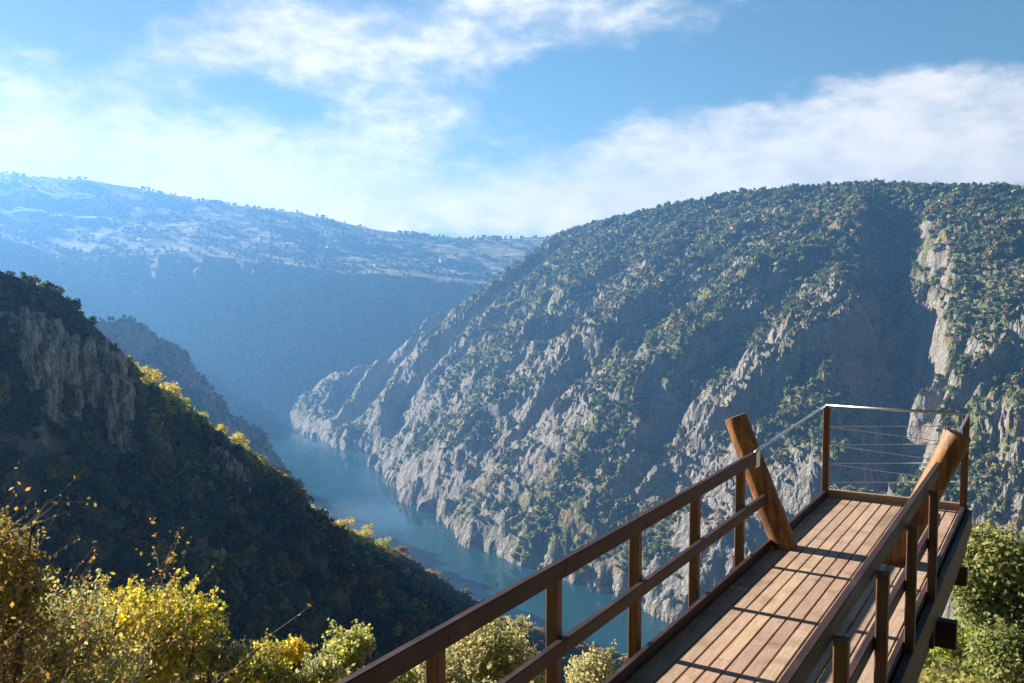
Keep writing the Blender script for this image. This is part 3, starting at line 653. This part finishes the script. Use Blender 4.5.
mesh_obj('leaves', qd.reshape(-1, 3), np.arange(7000*4).reshape(-1, 4), M['leaf'], root, pal_cols([(.52,.27,.05),(.50,.36,.06),(.34,.16,.05),(.30,.28,.06)], 7000, k, rs, .3))
# ground cover on the camera's own hillside
msk = (W == 4) & (Rr > 5) & (Rr < 75) & (np.abs(A) < math.radians(36))
ii = pick(msk, 14000, Rr**2*0+1); pts = V[ii].copy(); pts[:, :2] += RS.randn(len(pts), 2)*.12
sc = RS.uniform(.2, .5, len(pts))*(.5+pts[:, 1]/30)
scatter('ground_cover', pts, [crown_quads(40, .16, 1.0, .6, 5)[0] for _ in range(5)], np.clip(sc, .15, .9), [(.24,.26,.06),(.36,.36,.05),(.30,.25,.10),(.18,.22,.06),(.44,.38,.14),(.42,.42,.06)], M['leaf'], 'low sunlit grass, gorse and bracken on the slope below the platform', 'ground cover')

# ------------------------------------------------------------------ air
m_, nt = newmat('valley_haze'); n = N(nt); v = n.n('ShaderNodeVolumePrincipled'); v.inputs['Color'].default_value = (.19,.485,1.0,1); v.inputs["Density"].default_value = 1.75e-4; v.inputs['Anisotropy'].default_value = .45
o_ = n.n('ShaderNodeOutputMaterial'); n.lk(v.outputs[0], o_.inputs['Volume']); M['haze'] = m_
x0,x1,y0,y1,z0,z1 = -4450,4450,-4450,4450,-362,470
hz = mesh_obj('haze', np.array([(x,y,z) for z in (z0,z1) for y in (y0,y1) for x in (x0,x1)]), np.array([[0,2,3,1],[4,5,7,6],[0,1,5,4],[2,6,7,3],[0,4,6,2],[1,3,7,5]]), m_)
tag(hz, 'pale blue haze filling the river canyon', 'haze', None, 'stuff')

# ------------------------------------------------------------------ light, sky with clouds
SUN_AZ = math.radians(-58.0); SUN_EL = math.radians(23.5)
sd = bpy.data.lights.new('sun', 'SUN'); sd.energy = 5.0; sd.angle = math.radians(.53); sd.color = (1.0,.93,.82)
so = bpy.data.objects.new('sun', sd); COL.objects.link(so)
from mathutils import Vector
vs = Vector((math.sin(SUN_AZ)*math.cos(SUN_EL), math.cos(SUN_AZ)*math.cos(SUN_EL), math.sin(SUN_EL)))
so.rotation_euler = vs.to_track_quat('Z', 'Y').to_euler()
w = bpy.data.worlds.new('World'); S.world = w; w.use_nodes = True; nt = w.node_tree; nt.nodes.clear(); n = N(nt)
sky = n.n('ShaderNodeTexSky'); sky.sky_type = 'NISHITA'; sky.sun_disc = False; sky.sun_elevation = SUN_EL; sky.sun_rotation = SUN_AZ
sky.altitude = 500; sky.air_density = 1.0; sky.dust_density = .5; sky.ozone_density = 2.0
tc = n.n('ShaderNodeTexCoord').outputs['Generated']; sx = n.n('ShaderNodeSeparateXYZ'); n.lk(tc, sx.inputs[0])
az = n.m('ARCTAN2', sx.outputs[0], sx.outputs[1]); el = n.m('ARCSINE', sx.outputs[2])
cv = n.n('ShaderNodeCombineXYZ'); n.lk(az, cv.inputs[0]); n.lk(n.m('MULTIPLY', el, 1.9), cv.inputs[1])
uv = cv.outputs[0]
wv = n.n('ShaderNodeTexNoise'); wv.inputs['Scale'].default_value = 7; wv.inputs['Detail'].default_value = 5; wv.inputs['Roughness'].default_value = .62; n.lk(uv, wv.inputs['Vector'])
ws = n.n('ShaderNodeSeparateXYZ'); n.lk(wv.outputs['Color'], ws.inputs[0])
azw = n.m('ADD', az, n.m('MULTIPLY', n.m('SUBTRACT', ws.outputs[0], .5), .16)); elw = n.m('ADD', el, n.m('MULTIPLY', n.m('SUBTRACT', ws.outputs[1], .5), .085))
def blob(x, y, rx, ry, amp):
    a0 = math.atan((x-512)/F0); e0 = math.atan((276-y)/F0*math.cos(a0))
    dx = n.m('MULTIPLY', n.m('SUBTRACT', azw, a0), F0/rx); dy = n.m('MULTIPLY', n.m('SUBTRACT', elw, e0), F0/ry)
    e = n.m('EXPONENT', n.m('MULTIPLY', n.m('ADD', n.m('MULTIPLY', dx, dx), n.m('MULTIPLY', dy, dy)), -1.0)); return n.m('MULTIPLY', e, amp)
def total(bl):
    r = None
    for b in bl: v_ = blob(*b); r = v_ if r is None else n.m('ADD', r, v_)
    return r
f1 = n.noise(uv, 9, 7, .6); f2 = n.noise(uv, 26, 5, .6)
D = total([(0,110,120,60,.8),(90,140,170,45,.9),(180,50,75,50,.95),(290,40,70,50,.9),(280,150,140,40,.5),(400,70,90,60,.75),(560,20,170,45,.95),(430,120,80,30,.45),
           (300,95,90,22,-.25),(215,85,48,26,-.42),(85,28,75,30,-.5),(20,8,40,10,.5),(310,110,100,26,-.1),(640,160,95,42,.95),(790,125,110,42,1.0),(940,125,140,45,1.0),(860,170,260,40,.9),(1080,130,160,50,.8),
           (480,215,420,30,.9),(200,175,260,36,1.0),(620,70,70,18,-.4),(870,50,240,24,-.5),(700,95,60,16,-.25),(555,105,45,25,-.3)])
dens = n.m('ADD', n.m('ADD', D, n.m('MULTIPLY', n.m('SUBTRACT', f1, .5), 1.5)), n.m('MULTIPLY', n.m('SUBTRACT', f2, .5), .55))
cov = n.m('MULTIPLY', n.mapr(dens, .25, 1.15), n.mapr(el, .35, .5, 1, .15))
low = n.mapr(el, .0, .17, 1.0, 0.0)
shade = n.mapr(n.m('ADD', n.m('ADD', n.m('MULTIPLY', f1, .6), n.m('MULTIPLY', f2, .5)), n.m('MULTIPLY', dens, .14)), .52, .95)
colc = n.mix(shade, (.62,.68,.76), (1.25,1.18,1.07)); colc = n.mix(n.m('MULTIPLY', low, .7), colc, (1.85,1.52,1.10))
emc = n.n('ShaderNodeVectorMath'); emc.operation = 'SCALE'; n.lk(colc, emc.inputs[0]); emc.inputs[3].default_value = 6.1
tint = n.mix(1.0, sky.outputs[0], (.50,.68,.72), 'MULTIPLY'); tint = n.mix(n.mapr(el, .30, .60, 0, 1), tint, n.mix(1.0, tint, (.22,.24,.3), 'MULTIPLY')); tint = n.mix(n.mapr(az, -.60, .12, 1, 0), tint, n.mix(1.0, tint, (.62,.42,.44), 'MULTIPLY'))  # sky overhead, out of view, made darker to cut the ambient fill
fin = n.mix(cov, tint, n.mix(n.mapr(az, -.6, .0, 1, 0), emc.outputs[0], n.mix(1.0, emc.outputs[0], (.82,.66,.57), 'MULTIPLY'))); fin = n.mix(n.mapr(sx.outputs[1], -.3, .4, 1, 0), fin, n.mix(1.0, fin, (.35,.35,.4), 'MULTIPLY'))  # unseen sky behind the camera also dimmed, to deepen the shadows
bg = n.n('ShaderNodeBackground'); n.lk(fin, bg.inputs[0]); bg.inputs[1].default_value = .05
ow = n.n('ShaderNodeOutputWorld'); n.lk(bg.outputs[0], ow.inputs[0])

# ------------------------------------------------------------------ camera and render
cd = bpy.data.cameras.new('camera'); cd.sensor_width = 36; cd.lens = F0*36/1024; cd.clip_end = 20000; cd.clip_start = .1
co_ = bpy.data.objects.new('camera', cd); COL.objects.link(co_); co_.rotation_euler = (math.pi/2-PITCH, 0, 0); S.camera = co_
S.view_settings.view_transform = 'Standard'; S.view_settings.look = 'None'; S.view_settings.gamma = 1; S.view_settings.exposure = 1.75
S.render.engine = 'CYCLES'; C = S.cycles; C.use_denoising = True; C.max_bounces = 6; C.diffuse_bounces = 2; C.glossy_bounces = 2; C.transmission_bounces = 3; C.volume_bounces = 0; C.transparent_max_bounces = 4
